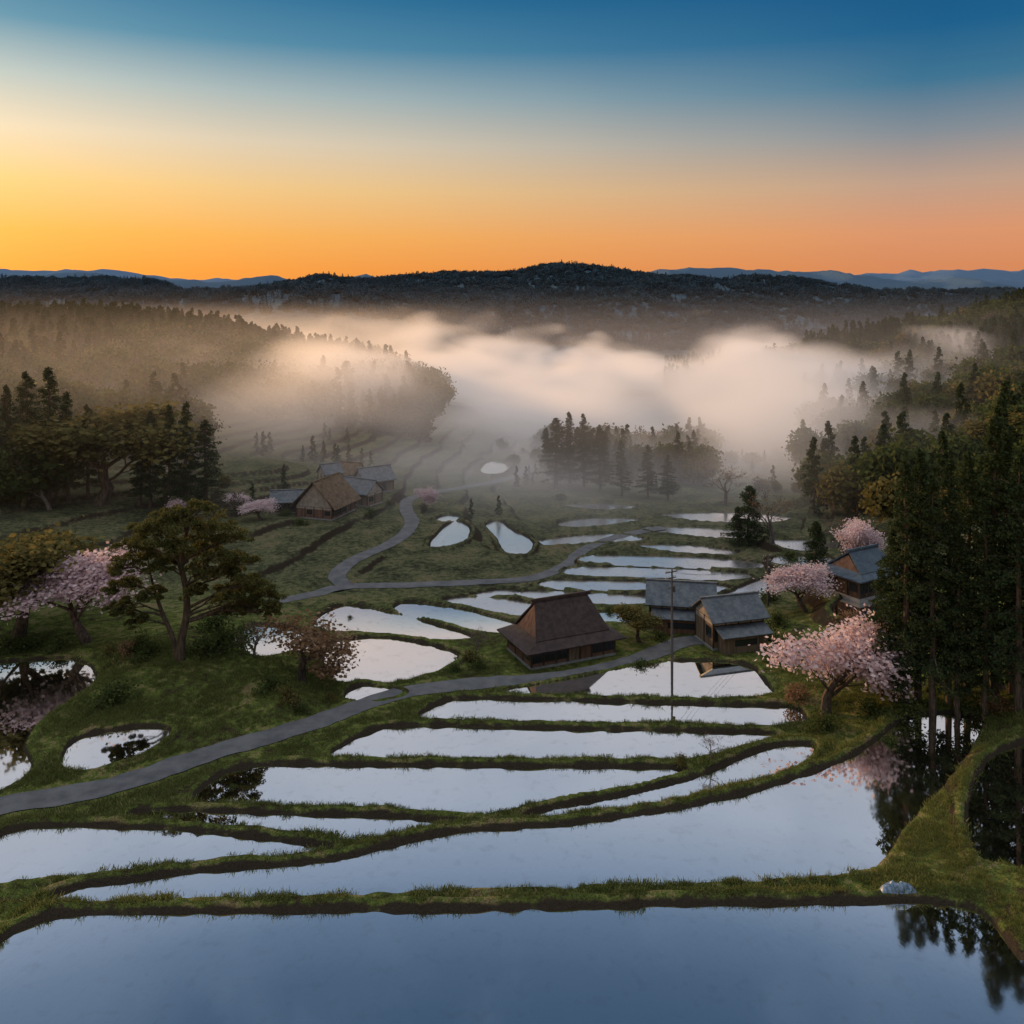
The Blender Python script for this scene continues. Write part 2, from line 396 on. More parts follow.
for z,P in paddies:
    A=P;tan=np.roll(A,-1,0)-np.roll(A,1,0);nr=np.stack([tan[:,1],-tan[:,0]],1);nr/=np.linalg.norm(nr,axis=1)[:,None]+1e-9
    area=.5*np.sum(A[:,0]*np.roll(A[:,1],-1)-np.roll(A[:,0],-1)*A[:,1])
    if area<0:nr=-nr
    O=A+nr*.3
    me=bpy.data.meshes.new("rice_paddy")
    pts=[(float(a),float(b_),z) for a,b_ in O]
    if area<0: pts=pts[::-1]
    me.from_pydata(pts,[],[list(range(len(O)))]);me.materials.append(MW2 if P[:,1].mean()>146 else MW)
    ob=bpy.data.objects.new("rice_paddy",me);scene.collection.objects.link(ob)
# roads
m,nt=newmat("asphalt");t=NT(nt)
ge=t.n('ShaderNodeNewGeometry');pos=ge.outputs['Position']
a1=t.noise(pos,.5,4,.6);a2=t.noise(pos,20,2,.6)
principled(t,t.mix(t.mr(a1,.3,.7),(.07,.072,.08,1),t.mix(a2,(.1,.102,.11,1),(.15,.15,.15,1))),.75,.35,bump(t,a2,.2,.02));MA=m
for k,(wd,P) in enumerate(roads):
    tn=np.gradient(P[:,:2],axis=0);nr=np.stack([-tn[:,1],tn[:,0]],1);nr/=np.linalg.norm(nr,axis=1)[:,None]
    V=[];offs=np.array([-.5,-.25,0,.25,.5])*wd
    for o_ in offs:
        zz=P[:,2]+.0+.03*(1-(2*o_/wd)**2)+k*.004
        e_=(.45*(vn(P[:,0]*.7,P[:,1]*.7,int(o_*3))-.5))[:,None] if abs(o_)>wd*.4 else 0
        V.append(np.c_[P[:,:2]+nr*(o_+e_),zz])
    V=np.array(V);n_=len(P);V=V.transpose(1,0,2).reshape(-1,3)
    id_=np.arange(n_*5).reshape(n_,5)
    Q=np.stack([id_[:-1,:-1],id_[:-1,1:],id_[1:,1:],id_[1:,:-1]],-1).reshape(-1,4)
    quadmesh("road",V,Q[:,::-1],None,[MA],True)
# ------------------------------------------------------------ leaf materials
def leafmat(name,stops,trans=.35,dk=.35):
    m,nt=newmat(name);t=NT(nt)
    ge=t.n('ShaderNodeNewGeometry');oi=t.n('ShaderNodeObjectInfo')
    r=t.m('ADD',t.m('MULTIPLY',ge.outputs['Random Per Island'],.7),t.m('MULTIPLY',oi.outputs['Random'],.3))
    c=t.ramp(r,stops)
    c=t.mix(t.m('MULTIPLY',oi.outputs['Random'],dk),c,(.5*stops[0][1][0],.5*stops[0][1][1],.5*stops[0][1][2],1))
    d=t.n('ShaderNodeBsdfDiffuse');t.l(c,d.inputs[0])
    o=t.n('ShaderNodeOutputMaterial')
    if trans>0:
        tr=t.n('ShaderNodeBsdfTranslucent');t.l(c,tr.inputs[0])
        mx=t.n('ShaderNodeMixShader');mx.inputs[0].default_value=trans
        t.l(d.outputs[0],mx.inputs[1]);t.l(tr.outputs[0],mx.inputs[2]);t.l(mx.outputs[0],o.inputs[0])
    else: t.l(d.outputs[0],o.inputs[0])
    return m
LM_cedar=leafmat("cedar_foliage",[(0,(.025,.042,.022,1)),(.6,(.055,.082,.034,1)),(1,(.1,.115,.048,1))],.25)
LM_pine=leafmat("pine_needles",[(0,(.055,.063,.024,1)),(.6,(.125,.125,.042,1)),(1,(.23,.2,.075,1))],.35,.1)
LM_cherry=leafmat("cherry_blossom",[(0,(.48,.34,.36,1)),(.5,(.72,.57,.59,1)),(1,(.86,.76,.77,1))],.45,.1)
LM_olive=leafmat("olive_foliage",[(0,(.075,.068,.025,1)),(.6,(.155,.135,.048,1)),(1,(.24,.21,.08,1))],.4,.2)
LM_green=leafmat("green_foliage",[(0,(.04,.056,.02,1)),(.6,(.085,.11,.036,1)),(1,(.15,.16,.06,1))],.3)
LM_brown=leafmat("rust_foliage",[(0,(.14,.08,.04,1)),(.6,(.26,.16,.09,1)),(1,(.36,.25,.16,1))],.4,.2)
LM_grey=leafmat("bud_foliage",[(0,(.08,.07,.05,1)),(.6,(.14,.125,.09,1)),(1,(.22,.2,.14,1))],.3,.2)
LM_far=leafmat("hazed_foliage",[(0,(.05,.085,.115,1)),(.6,(.08,.125,.155,1)),(1,(.12,.16,.165,1))],0,.6)  # blue-grey leaf colour carries painted distance haze
LM_grass=leafmat("grass_blades",[(0,(.075,.085,.03,1)),(.5,(.14,.18,.045,1)),(1,(.36,.31,.14,1))],.3,.2)
BARK=simple("bark",(.05,.037,.027,1),(.13,.1,.075,1),4,.95,.1,(1,1,.25),.6)
BARKG=simple("bark_grey",(.08,.07,.06,1),(.18,.155,.14,1),4,.95,.1,(1,1,.25),.6)
# ------------------------------------------------------------ trees
class TB_:
    def __init__(s): s.V=[];s.Q=[];s.M=[];s.n=0
    def tube(s,pts,rad,sides=5):
        pts=np.array(pts);k=len(pts)
        tn=np.gradient(pts,axis=0);tn/=np.linalg.norm(tn,axis=1)[:,None]+1e-9
        ref=np.array([0,0,1.]) if abs(tn[0,2])<.8 else np.array([1.,0,0])
        u=np.cross(tn,ref);u/=np.linalg.norm(u,axis=1)[:,None]+1e-9;v=np.cross(tn,u)
        a=np.arange(sides)*2*math.pi/sides
        R_=np.array(rad)[:,None,None]
        V=pts[:,None,:]+R_*(np.cos(a)[None,:,None]*u[:,None,:]+np.sin(a)[None,:,None]*v[:,None,:])
        id_=np.arange(k*sides).reshape(k,sides)+s.n
        nx_=np.roll(id_,-1,1)
        Q=np.stack([id_[:-1],nx_[:-1],nx_[1:],id_[1:]],-1).reshape(-1,4)
        s.V.append(V.reshape(-1,3));s.Q.append(Q);s.M.append(np.zeros(len(Q),int));s.n+=k*sides
    def leaves(s,C,size,nrm=None,asp=1.0,jit=1.0):
        C=np.asarray(C);N=len(C)
        if N==0:return
        n=np.random.normal(size=(N,3))*jit
        if nrm is not None:n=n+nrm
        n/=np.linalg.norm(n,axis=1)[:,None]+1e-9
        r=np.random.normal(size=(N,3));u=np.cross(n,r);u/=np.linalg.norm(u,axis=1)[:,None]+1e-9;v=np.cross(n,u)
        sz=(size*np.random.uniform(.55,1.3,N))[:,None]
        u=u*sz*.5*asp;v=v*sz*.5
        V=np.stack([C-u,C-v*.8+u*.1,C+u,C+v*.9-u*.1],1).reshape(-1,3)
        Q=np.arange(4*N).reshape(N,4)+s.n
        s.V.append(V);s.Q.append(Q);s.M.append(np.ones(N,int));s.n+=4*N
    def make(s,name,mats,link=False):
        return quadmesh(name,np.concatenate(s.V),np.concatenate(s.Q),np.concatenate(s.M),mats,False,link)
def nrmz(v): return v/(np.linalg.norm(v)+1e-9)
def broad(name,seed,mats,h=12,levels=4,kids=4,leaves=22,leafsize=.3,clump=.7,spread=.8,trunk=.22,up=.08,bare=0,r0=.035,lenf=.68,width=None):
    rs=np.random.RandomState(seed);np.random.seed(seed)
    tb=TB_();tips=[]
    def br(p,d,L_,r,lev):
        k=4;pts=[p];rr=[r]
        for i in range(k):
            d=nrmz(d+rs.normal(size=3)*.17+np.array([0,0,up]))
            p=p+d*L_/k;pts.append(p);rr.append(max(r*(1-.45*(i+1)/k),.012*h/12))
        tb.tube(pts,rr,7 if lev==0 else (5 if lev<3 else 3))
        if lev>=levels: tips.append(pts[-1]);tips.append(pts[2]);return
        if lev>=levels-1: tips.append(pts[-1])
        nk=kids if lev>0 else kids+1
        for c in range(nk):
            tt=1.0 if c==0 else rs.uniform(.45,1)
            f_=tt*k;i=min(int(f_),k-1);q=pts[i]+(pts[i+1]-pts[i])*(f_-i)
            ax=nrmz(np.cross(d,rs.normal(size=3)))
            ang=rs.uniform(.15,.4) if c==0 else rs.uniform(.5,1.1)*spread
            nd=nrmz(d*math.cos(ang)+ax*math.sin(ang))
            if nd[2]<-.1: nd[2]=abs(nd[2])*.4
            br(q,nd,L_*rs.uniform(lenf-.12,lenf+.1),rr[-1]*rs.uniform(.55,.8),lev+1)
    br(np.zeros(3)-np.array([0,0,.3]),np.array([rs.normal()*.1,rs.normal()*.1,1.]),h*trunk,h*r0,0)
    tips_=np.array(tips)
    if bare<1:
        keep=tips_[rs.uniform(size=len(tips_))>bare]
        dens=rs.uniform(.3,1.5,len(keep))
        C=np.concatenate([c+rs.normal(size=(max(2,int(leaves*dd)),3))*clump*.5*np.array([1,1,.75]) for c,dd in zip(keep,dens)])
        tb.leaves(C,leafsize)
    V=np.concatenate(tb.V);s=h/V[:,2].max();sw=s
    if width:
        ww=.5*(np.percentile(V[:,0],98)-np.percentile(V[:,0],2)+np.percentile(V[:,1],98)-np.percentile(V[:,1],2));sw=width/ww
        cx=(np.percentile(V[:,0],98)+np.percentile(V[:,0],2))/2;cy=(np.percentile(V[:,1],98)+np.percentile(V[:,1],2))/2
        tb.V=[v-np.array([cx,cy,0])*np.clip(v[:,2:3]/V[:,2].max(),0,1)*.8 for v in tb.V]
    tb.V=[v*np.array([sw,sw,s]) for v in tb.V]
    return tb.make(name,mats)
def cedar(name,seed,mats,h=28,R0=3.6,nb=120,per=110,leafsize=.42,start=.12,broken=.15):
    rs=np.random.RandomState(seed);np.random.seed(seed);tb=TB_()
    zz=np.linspace(0,1,14);off=np.cumsum(rs.normal(size=(14,2))*.06,0)
    tp=np.c_[off,zz*h*.985-.3*(zz==0)]
    tb.tube(tp,.014*h*(1-zz)**.8+.03,7)
    lob=rs.uniform(0,6.28,3)
    C=[]
    for i in range(nb):
        tt=start+(1-start)*((i+rs.uniform())/nb)**.85
        a=rs.uniform(0,6.28) if i%3 else i*2.4
        prof=min(1,(1-tt)**.72*1.15)*(1 if tt>start+.1 else .55+.45*(tt-start)/.1)
        L_=R0*prof*rs.uniform(.6,1.15)*(1+.22*math.sin(a*2+lob[0]+tt*9))+.25
        if rs.uniform()<broken: L_*=.5
        z0=tt*h;k=6
        s_=np.linspace(0,1,k)
        dz=L_*(.12*s_-.42*s_**2+.22*s_**3)+ (.25*L_*s_ if tt>.8 else 0)
        cx=np.interp(tt,zz,off[:,0]);cy=np.interp(tt,zz,off[:,1])
        pts=np.c_[cx+np.cos(a)*L_*s_,cy+np.sin(a)*L_*s_,z0+dz]
        tb.tube(pts,.03+.045*(1-s_)*L_/3,3)
        n=int(per*(.25+L_/R0));u=rs.uniform(.18,1.02,n)**.8
        c=np.c_[np.interp(u,s_,pts[:,0]),np.interp(u,s_,pts[:,1]),np.interp(u,s_,pts[:,2])]
        wd=.16*L_*(1.1-u)+.22
        side=rs.normal(size=n)*wd
        c[:,0]+=-math.sin(a)*side;c[:,1]+=math.cos(a)*side
        c[:,2]-=np.abs(rs.normal(size=n))*.38+np.abs(side)*.3-.12
        C.append(c)
    n=per;u=rs.uniform(size=n);rr=(1-u)*.7
    aa=rs.uniform(0,6.28,n);C.append(np.c_[off[-1,0]+np.cos(aa)*rr*rs.uniform(size=n),off[-1,1]+np.sin(aa)*rr*rs.uniform(size=n),h*(.94+.065*u)])
    tb.leaves(np.concatenate(C),leafsize,asp=.6)
    return tb.make(name,mats)
def pine_hero(name,seed=3):
    rs=np.random.RandomState(seed);np.random.seed(seed);tb=TB_();C=[]
    def pad(c,rx,ry,rz,n):
        v=rs.normal(size=(n,3));v/=np.linalg.norm(v,axis=1)[:,None];v*=rs.uniform(.25,1,n)[:,None]**.5
        v[:,2]=np.abs(v[:,2])*1.1-.2
        q=v*np.array([rx,ry,rz])+c
        g=vn(q[:,0]*2.1+seed,q[:,1]*2.1+q[:,2]*1.4,5)
        C.append(q[g>.3])
    def limb(p0,p1,r,sag=.6,n=6):
        p0=np.array(p0,float);p1=np.array(p1,float);s_=np.linspace(0,1,n)[:,None]
        P=p0+(p1-p0)*s_+rs.normal(size=(n,3))*.18*np.sin(s_*math.pi)+np.array([0,0,1])*np.sin(s_*math.pi)*sag
        tb.tube(P,r*(1-.7*s_[:,0]),5);return P
    T1=np.array([[0,0,-.5],[.2,0,2.5],[.9,0,5.5],[.7,.2,8.5],[.1,.1,11.5],[.6,0,14],[1.2,0,16.6],[1.4,0,18]])
    T2=np.array([[-.3,.3,-.5],[-1.1,.4,2.5],[-2.4,.6,5],[-3.5,.8,7.5],[-4.1,.5,10],[-4.4,.3,12]])
    tb.tube(catmull(T1,False,4),np.linspace(.62,.1,29),9);tb.tube(catmull(T2,False,4),np.linspace(.42,.08,21),8)
    tg=[(0,0,17.6,2),(2.8,.5,18.2,2.2),(-1.8,.5,17.2,2.2),(4.8,-.6,16.4,2.4),(-4,0,16,2.4),(1,-1.6,16.4,2.4),(-6,.8,14.2,2.2),(6.6,.5,14.6,2.3),(3.3,1.8,15,2.4),(-2.6,-1.6,14.4,2.3),(1.2,-2.4,14.2,2.2),
        (5,-1.6,12.8,2.3),(8,.4,12,2.3),(-7.2,-.4,11.6,2),(-5.2,1.6,12.6,2),(6.2,1.4,10.4,2.1),(9.4,-.6,9.6,2.2),(-7.6,.6,9,1.9),(3.6,-2,11,1.9),(7.8,-1.6,8.2,2),(10.8,.8,7.8,2),(-6.6,-1,7,1.6),(5.2,1.6,7.8,1.7),(9.4,1.6,6.4,1.6),(12,0,6.4,1.4),(-2,2.6,11.4,1.9),(2,3,12.8,2.2),(-8.8,0,6.4,1.2),
        (-2.4,-1.4,11.8,1.7),(-3.4,-1.5,8.6,1.5),(-5.6,-.8,5.4,1.3),(7.2,.2,6,1.4),(2.4,-1.8,9,1.4)]
    for (x,y,z,r) in tg:
        r*=1.15
        if x<-3 and z<13:
            tt=np.clip((z-1.5)/12,.2,.95);b0=np.array([np.interp(tt*12,T2[:,2],T2[:,i]) for i in range(3)])
        else:
            zz=min(z-1.2,16.8)-.25*abs(x);zz=max(zz,4.5);b0=np.array([np.interp(zz,T1[:,2],T1[:,i]) for i in range(3)])
        P=limb(b0,(x,y,z-.2),.09+.012*np.linalg.norm(np.array([x,y,z])-b0),.3)
        for k in range(16):
            a=rs.uniform(0,6.28);rr=r*rs.uniform(.25,1.1)
            q=np.array([x+math.cos(a)*rr,y+math.sin(a)*rr*.8,z+rs.uniform(-.7,.6)-.25*rr/r])
            limb(P[2+k%4],q,.04,.05,4)
            rp=r*rs.uniform(.24,.42);pad(q,rp,rp,rp*.62,260)
        pad(np.array([x,y,z+.15]),r*.4,r*.4,r*.35,240)
    tb.leaves(np.concatenate(C),.27,np.array([0,0,.5]),.6)
    return tb.make(name,[BARK,LM_pine])
def bushm(name,seed,mat,n=900,size=.17):
    rs=np.random.RandomState(seed);np.random.seed(seed);tb=TB_();C=[]
    for k in range(12):
        a=rs.uniform(0,6.28);rr=rs.uniform(.1,1.2);c=np.array([math.cos(a)*rr,math.sin(a)*rr,rs.uniform(.15,1.0)*(1.25-rr*.7)])
        tb.tube([np.zeros(3),c*.5,c],[.05,.035,.015],3)
        v=rs.normal(size=(n//12,3))*rs.uniform(.18,.38)*np.array([1,1,.8]);C.append(c+v)
    C=np.concatenate(C);C=C[C[:,2]>0];tb.leaves(C,size)
    return tb.make(name,[BARK,mat])
P_cherry=[broad("cherry_p%d"%i,40+i,[BARK,LM_cherry],12,4,4,13,.23,.85,1.0,.24,.1,.08,0.026,.68,12.5) for i in range(2)]
P_olive=broad("olive_p",51,[BARK,LM_olive],14,4,4,14,.3,.95,.85,.22,.1,.1,.024,.68,14)
P_rust=broad("rust_p",61,[BARK,LM_brown],9,4,4,5,.18,.6,.95,.2,.05,.2,.022,.68,8.5)
P_bare=broad("bare_p",62,[BARKG,LM_brown],9,5,3,1,.12,.4,.9,.22,.06,.8,.02,.68,7.5)
P_cedar=[cedar("cedar_p%d"%i,70+i,[BARK,LM_cedar],28,3.7+.3*i,115,115,.38) for i in range(3)]
P_con=cedar("conifer_p",81,[BARK,LM_cedar],9,2.3,90,90,.26,.03,.05)
P_pine=pine_hero("pine_p")
P_bush=[bushm("bush_p%d"%i,90+i,mm) for i,mm in enumerate((LM_green,LM_olive,LM_brown))]
print("trees",time.time()-T0)
def place(name,proto,px,py,h,nominal,rot=None,sx=1.0,dz=0):
    return placeat(name,proto,G(px,py),h,nominal,rot,sx,dz)
def placeat(name,proto,p,h,nominal,rot=None,sx=1.0,dz=0):
    ob=bpy.data.objects.new(name,proto.data);scene.collection.objects.link(ob)
    s=h/nominal;ob.location=(p[0],p[1],p[2]+dz);ob.scale=(s*sx,s*sx,s)
    ob.rotation_euler=(0,0,random.uniform(0,6.28) if rot is None else rot);return ob
place("pine_tree",P_pine,180,660,19.6,18.9,0,.9)
place("cherry_tree",P_cherry[0],88,642,12.6,12,1.0,1.0)
place("cherry_tree",P_cherry[1],826,716,12.5,12,2.0,.88)
place("cherry_tree",P_cherry[0],806,612,7.5,12,.5)
place("cherry_tree",P_cherry[1],860,560,9,12,0,.9)
place("cherry_tree",P_cherry[0],262,520,4.5,12,1,1.3)
place("cherry_tree",P_cherry[1],235,508,4,12,1,1.3)
place("cherry_tree",P_cherry[1],425,508,6,12,1,.8)
place("deciduous_tree",P_olive,18,636,16,14,.3,1.0)
place("deciduous_tree",P_olive,640,642,5.5,14)
place("deciduous_tree",P_olive,100,505,24,14,2,1.1)
place("deciduous_tree",P_olive,1015,470,14,14,2,1.1)
place("rust_leaved_tree",P_rust,303,682,9.8,9,.4,1.1)
place("bare_tree",P_bare,254,657,5,9)
place("bare_tree",P_bare,476,655,4,9)
place("bare_tree",P_bare,712,760,2.6,9)
place("bare_tree",P_bare,773,543,11,9,1,1.2)
place("bare_tree",P_bare,1000,690,9,9)
place("bare_tree",P_bare,1022,700,8,9,2)
place("bare_tree",P_bare,838,548,7,9,2)
place("bare_tree",P_bare,725,505,11,9,2,1.2)
place("conifer_tree",P_con,817,580,10.5,9,None,1.1)
place("conifer_tree",P_con,748,543,12.5,9,None,1.3)
place("conifer_tree",P_con,738,545,8,9,None,1.1)
for i,(px,py,top) in enumerate([(905,708,462),(932,712,478),(893,700,530),(918,700,450),(948,704,458),(968,700,452),(995,704,416),(1018,712,452),(985,716,500),(1040,705,440),(1062,715,420),(958,718,530),(1010,694,430),(882,697,570)]):
    p=G(px,py);h=(py-top)*p[1]/F
    placeat("cedar_tree",P_cedar[i%3],p,h,28,None,random.uniform(.85,1.1)*(1+.25*(h<20)))
for i,(px,py,top) in enumerate([(8,500,385),(28,500,372),(48,502,368),(68,500,392),(-12,505,390),(150,508,412),(168,512,405),(185,510,402),(205,508,420),(140,505,430),(88,498,405),(556,488,418),(570,486,412),(584,490,414),(600,492,428),(622,496,440),(648,498,446),(668,500,455)]):
    p=G(px,py);h=(py-top)*p[1]/F
    placeat("cedar_tree",P_cedar[i%3],p,h,28,None,random.uniform(1.15,1.5)*(1+.4*(h<20)))
for (px,py,s,k) in [(115,702,2.3,0),(150,655,2,0),(205,655,2.6,0),(222,648,3,0),(240,642,2.6,0),(215,632,3.2,0),(270,690,2,0),(285,700,1.6,1),(30,650,2,0),(60,650,1.8,0),(128,655,1.8,2),(140,650,2.4,0),(110,655,1.4,1),
    (480,670,1.5,0),(470,660,1.6,1),(455,672,1.2,0),(640,668,1.2,0),(660,640,1.5,0),(765,640,2.6,0),(778,625,2.2,0),(785,650,2,1),(770,600,2,0),(775,662,1.6,0),(800,700,2,2),(825,730,2,0),(870,715,2,0),(905,715,1.8,0),(790,560,2,0),(850,590,2,1),
    (1000,712,1.8,2),(975,712,1.6,0),(640,625,1.6,0),(300,525,1.6,0),(370,515,1.8,0),(390,505,1.6,1),(285,516,1.6,0),(560,500,2,0),(890,745,1,0),(680,762,.8,1),(232,790,.6,0),(10,652,2.4,0),
    (250,590,2.4,0),(230,600,2.8,0),(240,610,2.4,0),(350,620,.8,0),(610,612,1.0,0),(835,640,2,0),(850,625,2,2),(820,660,2.4,0),(865,660,2.2,0),(880,640,2.4,2),(300,712,1,0),(330,700,.8,1)]:
    p=G(px,py);placeat("shrub",P_bush[k],p,s,1.3,None,random.uniform(.9,1.3),-.1*s)
# ------------------------------------------------------------ instanced masses
def protocol(name,objs):
    c=bpy.data.collections.new(name)
    for o_ in objs:c.objects.link(o_)
    return c
def scatter(name,pts,sc,rot,idx,coll):
    me=bpy.data.meshes.new(name);me.vertices.add(len(pts));me.vertices.foreach_set('co',np.asarray(pts,np.float32).ravel())
    for nm,ty,arr in(('sc','FLOAT',sc),('rot','FLOAT',rot),('idx','INT',idx)):
        a_=me.attributes.new(nm,ty,'POINT');a_.data.foreach_set('value',np.asarray(arr,np.float32 if ty=='FLOAT' else np.int32))
    ob=bpy.data.objects.new(name,me);scene.collection.objects.link(ob)
    ng=bpy.data.node_groups.new(name,'GeometryNodeTree')
    ng.interface.new_socket('Geometry',in_out='INPUT',socket_type='NodeSocketGeometry')
    ng.interface.new_socket('Geometry',in_out='OUTPUT',socket_type='NodeSocketGeometry')
    N=ng.nodes.new;gi=N('NodeGroupInput');go=N('NodeGroupOutput');ip=N('GeometryNodeInstanceOnPoints');ci=N('GeometryNodeCollectionInfo')
    ci.inputs['Collection'].default_value=coll;ci.inputs['Separate Children'].default_value=True;ci.inputs['Reset Children'].default_value=True
    def na(nm,ty):
        x=N('GeometryNodeInputNamedAttribute');x.data_type=ty;x.inputs[0].default_value=nm;return x.outputs['Attribute']
    cx=N('ShaderNodeCombineXYZ');er=N('FunctionNodeEulerToRotation');lk=ng.links.new
    lk(na('rot','FLOAT'),cx.inputs[2]);lk(cx.outputs[0],er.inputs[0]);lk(er.outputs[0],ip.inputs['Rotation'])
    lk(na('sc','FLOAT'),ip.inputs['Scale']);lk(na('idx','INT'),ip.inputs['Instance Index']);ip.inputs['Pick Instance'].default_value=True
    lk(gi.outputs[0],ip.inputs['Points']);lk(ci.outputs[0],ip.inputs['Instance']);lk(ip.outputs[0],go.inputs[0])
    md=ob.modifiers.new('scatter','NODES');md.node_group=ng;return ob
fp=[cedar("a_cedar%d"%i,200+i,[BARK,LM_cedar],14,2.8,45,45,.7,.08) for i in range(3)]
fp+=[broad("b_broad%d"%i,210+i,[BARK,mm],11,3,4,26,.6,1.5,.9,.22,.08,0,.02) for i,mm in enumerate((LM_green,LM_olive,LM_green))]
fp+=[broad("c_bare%d"%i,220+i,[BARKG,LM_grey],11,4,3,4,.35,.9,.9,.22,.08,.3,.02) for i in range(2)]
fp+=[broad("d_cherry",230,[BARK,LM_cherry],9,3,4,20,.5,1.3,.9,.22,.05,0,.02)]
FC=protocol("forest_tree_kinds",fp)
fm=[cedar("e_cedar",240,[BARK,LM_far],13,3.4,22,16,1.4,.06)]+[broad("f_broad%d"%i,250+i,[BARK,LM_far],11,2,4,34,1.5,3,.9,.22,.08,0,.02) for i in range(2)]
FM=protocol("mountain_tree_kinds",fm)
rs=np.random.RandomState(11)
def forest(name,n,xr,yr,mask,hs,wts,coll=None):
    x=rs.uniform(*xr,n);y=rs.uniform(*yr,n);px=512+F*x/y
    keep=mask(px,y,x)&(px>-250)&(px<1280)
    x=x[keep];y=y[keep]
    nr,rd=gnear(x,y);k=(nr>3)&(rd<=0);x=x[k];y=y[k]
    z=gz(x,y);m=len(x);w_=np.array(wts,float);w_/=w_.sum()
    q=vn(x/45,y/45,77)*.75+rs.uniform(size=m)*.25
    q=np.argsort(np.argsort(q))/m
    idx=np.searchsorted(np.cumsum(w_),q,side='right').clip(0,len(wts)-1)
    sc=hs*rs.uniform(.6,1.3,m)
    scatter(name,np.c_[x,y,z-.3],sc,rs.uniform(0,6.28,m),idx,coll or FC);print(name,m)
def m_left(px,D,x): return ((px<430)&(D>300)&(px<470-(D-300)*.3))|((px<195)&(D>235)&(vn(x/20,D/20,15)>.25))|((px<60)&(D>190))
def m_right(px,D,x): return ((px>800)&(D>205)&(vn(x/30,D/30,5)>.35))|((px>665)&(D>520)&(D<800))|((px>900)&(D>170))
def m_mid(px,D,x): return (px>545)&(px<705)&(D>262)&(D<330)&(vn(x/15,D/15,8)>.35)
wt=[1.2,1.2,1.2,1.5,.7,1.4,.4,.4,.06]
forest("hillside_forest",8500,(-420,-10),(185,680),m_left,1.2,wt)
forest("hillside_forest",8500,(40,700),(165,900),m_right,1.1,wt)
forest("valley_forest",500,(0,90),(255,335),m_mid,.85,[1,1,1,1,1,1,1,1,.1])
forest("valley_thicket",900,(-110,110),(190,330),lambda px,D,x:(vn(x/14,D/14,33)>.72)&((px<520)|(D>240)),.4,[1,1,1,.8,.5,.8,1,1,.2])
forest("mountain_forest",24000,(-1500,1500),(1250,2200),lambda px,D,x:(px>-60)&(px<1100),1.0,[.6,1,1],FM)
# grass
tb2=[];np.random.seed(3)
for k in range(2):
    tb=TB_();nb=26
    b=np.random.normal(size=(nb,2))*.15;a=np.random.uniform(0,6.28,nb);hh=np.random.uniform(.07,.2,nb);wd=.018
    ln=np.random.normal(size=(nb,2))*.08
    V=np.stack([np.c_[b[:,0]-np.cos(a)*wd,b[:,1]-np.sin(a)*wd,np.zeros(nb)-.03],np.c_[b[:,0]+np.cos(a)*wd,b[:,1]+np.sin(a)*wd,np.zeros(nb)-.03],
       np.c_[b+ln+.008,hh],np.c_[b+ln-.008,hh]],1).reshape(-1,3)
    tb.V.append(V);tb.Q.append(np.arange(4*nb).reshape(nb,4));tb.M.append(np.zeros(nb,int))
    tb2.append(tb.make("grass_p%d"%k,[LM_grass]))
GC=protocol("grass_kinds",tb2)
n=140000;y=50+(rs.uniform(size=n)**1.4)*70;x=(rs.uniform(-.62,.62,n))*y
nr,rd=gnear(x,y);k=(nr>.35)&(rd<=.3)&(vn(x/2.2,y/2.2,50)+rs.uniform(-.3,.3,n)>.46);x=x[k];y=y[k]
scatter("grass",np.c_[x,y,gz(x,y)],rs.uniform(.5,1.5,len(x))*(.6+.9*vn(x/5,y/5,66)),rs.uniform(0,6.28,len(x)),rs.randint(0,2,len(x)),GC)
# ------------------------------------------------------------ buildings
def pmesh(name,V,Fc,mat,parent,sol=0):
    me=bpy.data.meshes.new(name);me.from_pydata([tuple(v) for v in V],[],Fc);me.materials.append(mat);me.update()
    ob=bpy.data.objects.new(name,me);scene.collection.objects.link(ob);ob.parent=parent
    if sol:
        s=ob.modifiers.new('s','SOLIDIFY');s.thickness=sol;s.offset=1
    return ob
def boxes(name,L_,mat,parent):
    V=[];Fc=[]
    for (c,s) in L_:
        n=len(V)
        for dx in(-.5,.5):
            for dy in(-.5,.5):
                for dz in(-.5,.5):V.append((c[0]+dx*s[0],c[1]+dy*s[1],c[2]+dz*s[2]))
        Fc+=[[n+a_ for a_ in q] for q in((0,1,3,2),(4,6,7,5),(0,4,5,1),(2,3,7,6),(0,2,6,4),(1,5,7,3))]
    return pmesh(name,V,Fc,mat,parent)
def roofmat(name,c1,c2,seam=3.0,rough=.5,spec=.4):
    m,nt=newmat(name);t=NT(nt);tc=t.n('ShaderNodeTexCoord');wv=t.n('ShaderNodeTexWave');wv.bands_direction='X';wv.inputs['Scale'].default_value=seam
    t.l(tc.outputs['Object'],wv.inputs[0]);wv.inputs['Distortion'].default_value=.4
    wz=t.n('ShaderNodeTexWave');wz.bands_direction='Z';wz.inputs['Scale'].default_value=seam*.9;wz.wave_profile='SAW';t.l(tc.outputs['Object'],wz.inputs[0])
    n=t.noise(tc.outputs['Object'],1.2,4,.65);n2=t.noise(tc.outputs['Object'],9,2)
    c=t.mix(t.mr(n,.35,.65),c1,c2);c=t.mix(t.m('MULTIPLY',wv.outputs['Fac'],.35),c,(c1[0]*.4,c1[1]*.4,c1[2]*.4,1))
    c=t.mix(t.mr(n2,.6,.8,0,.4),c,(c2[0]*1.6,c2[1]*1.5,c2[2]*1.3,1))
    principled(t,c,rough,spec,bump(t,t.m('ADD',wv.outputs['Fac'],wz.outputs['Fac']),.6,.06));return m
R_brown=roofmat("brown_roof",(.045,.03,.028,1),(.085,.058,.052,1),3,.6,.25)
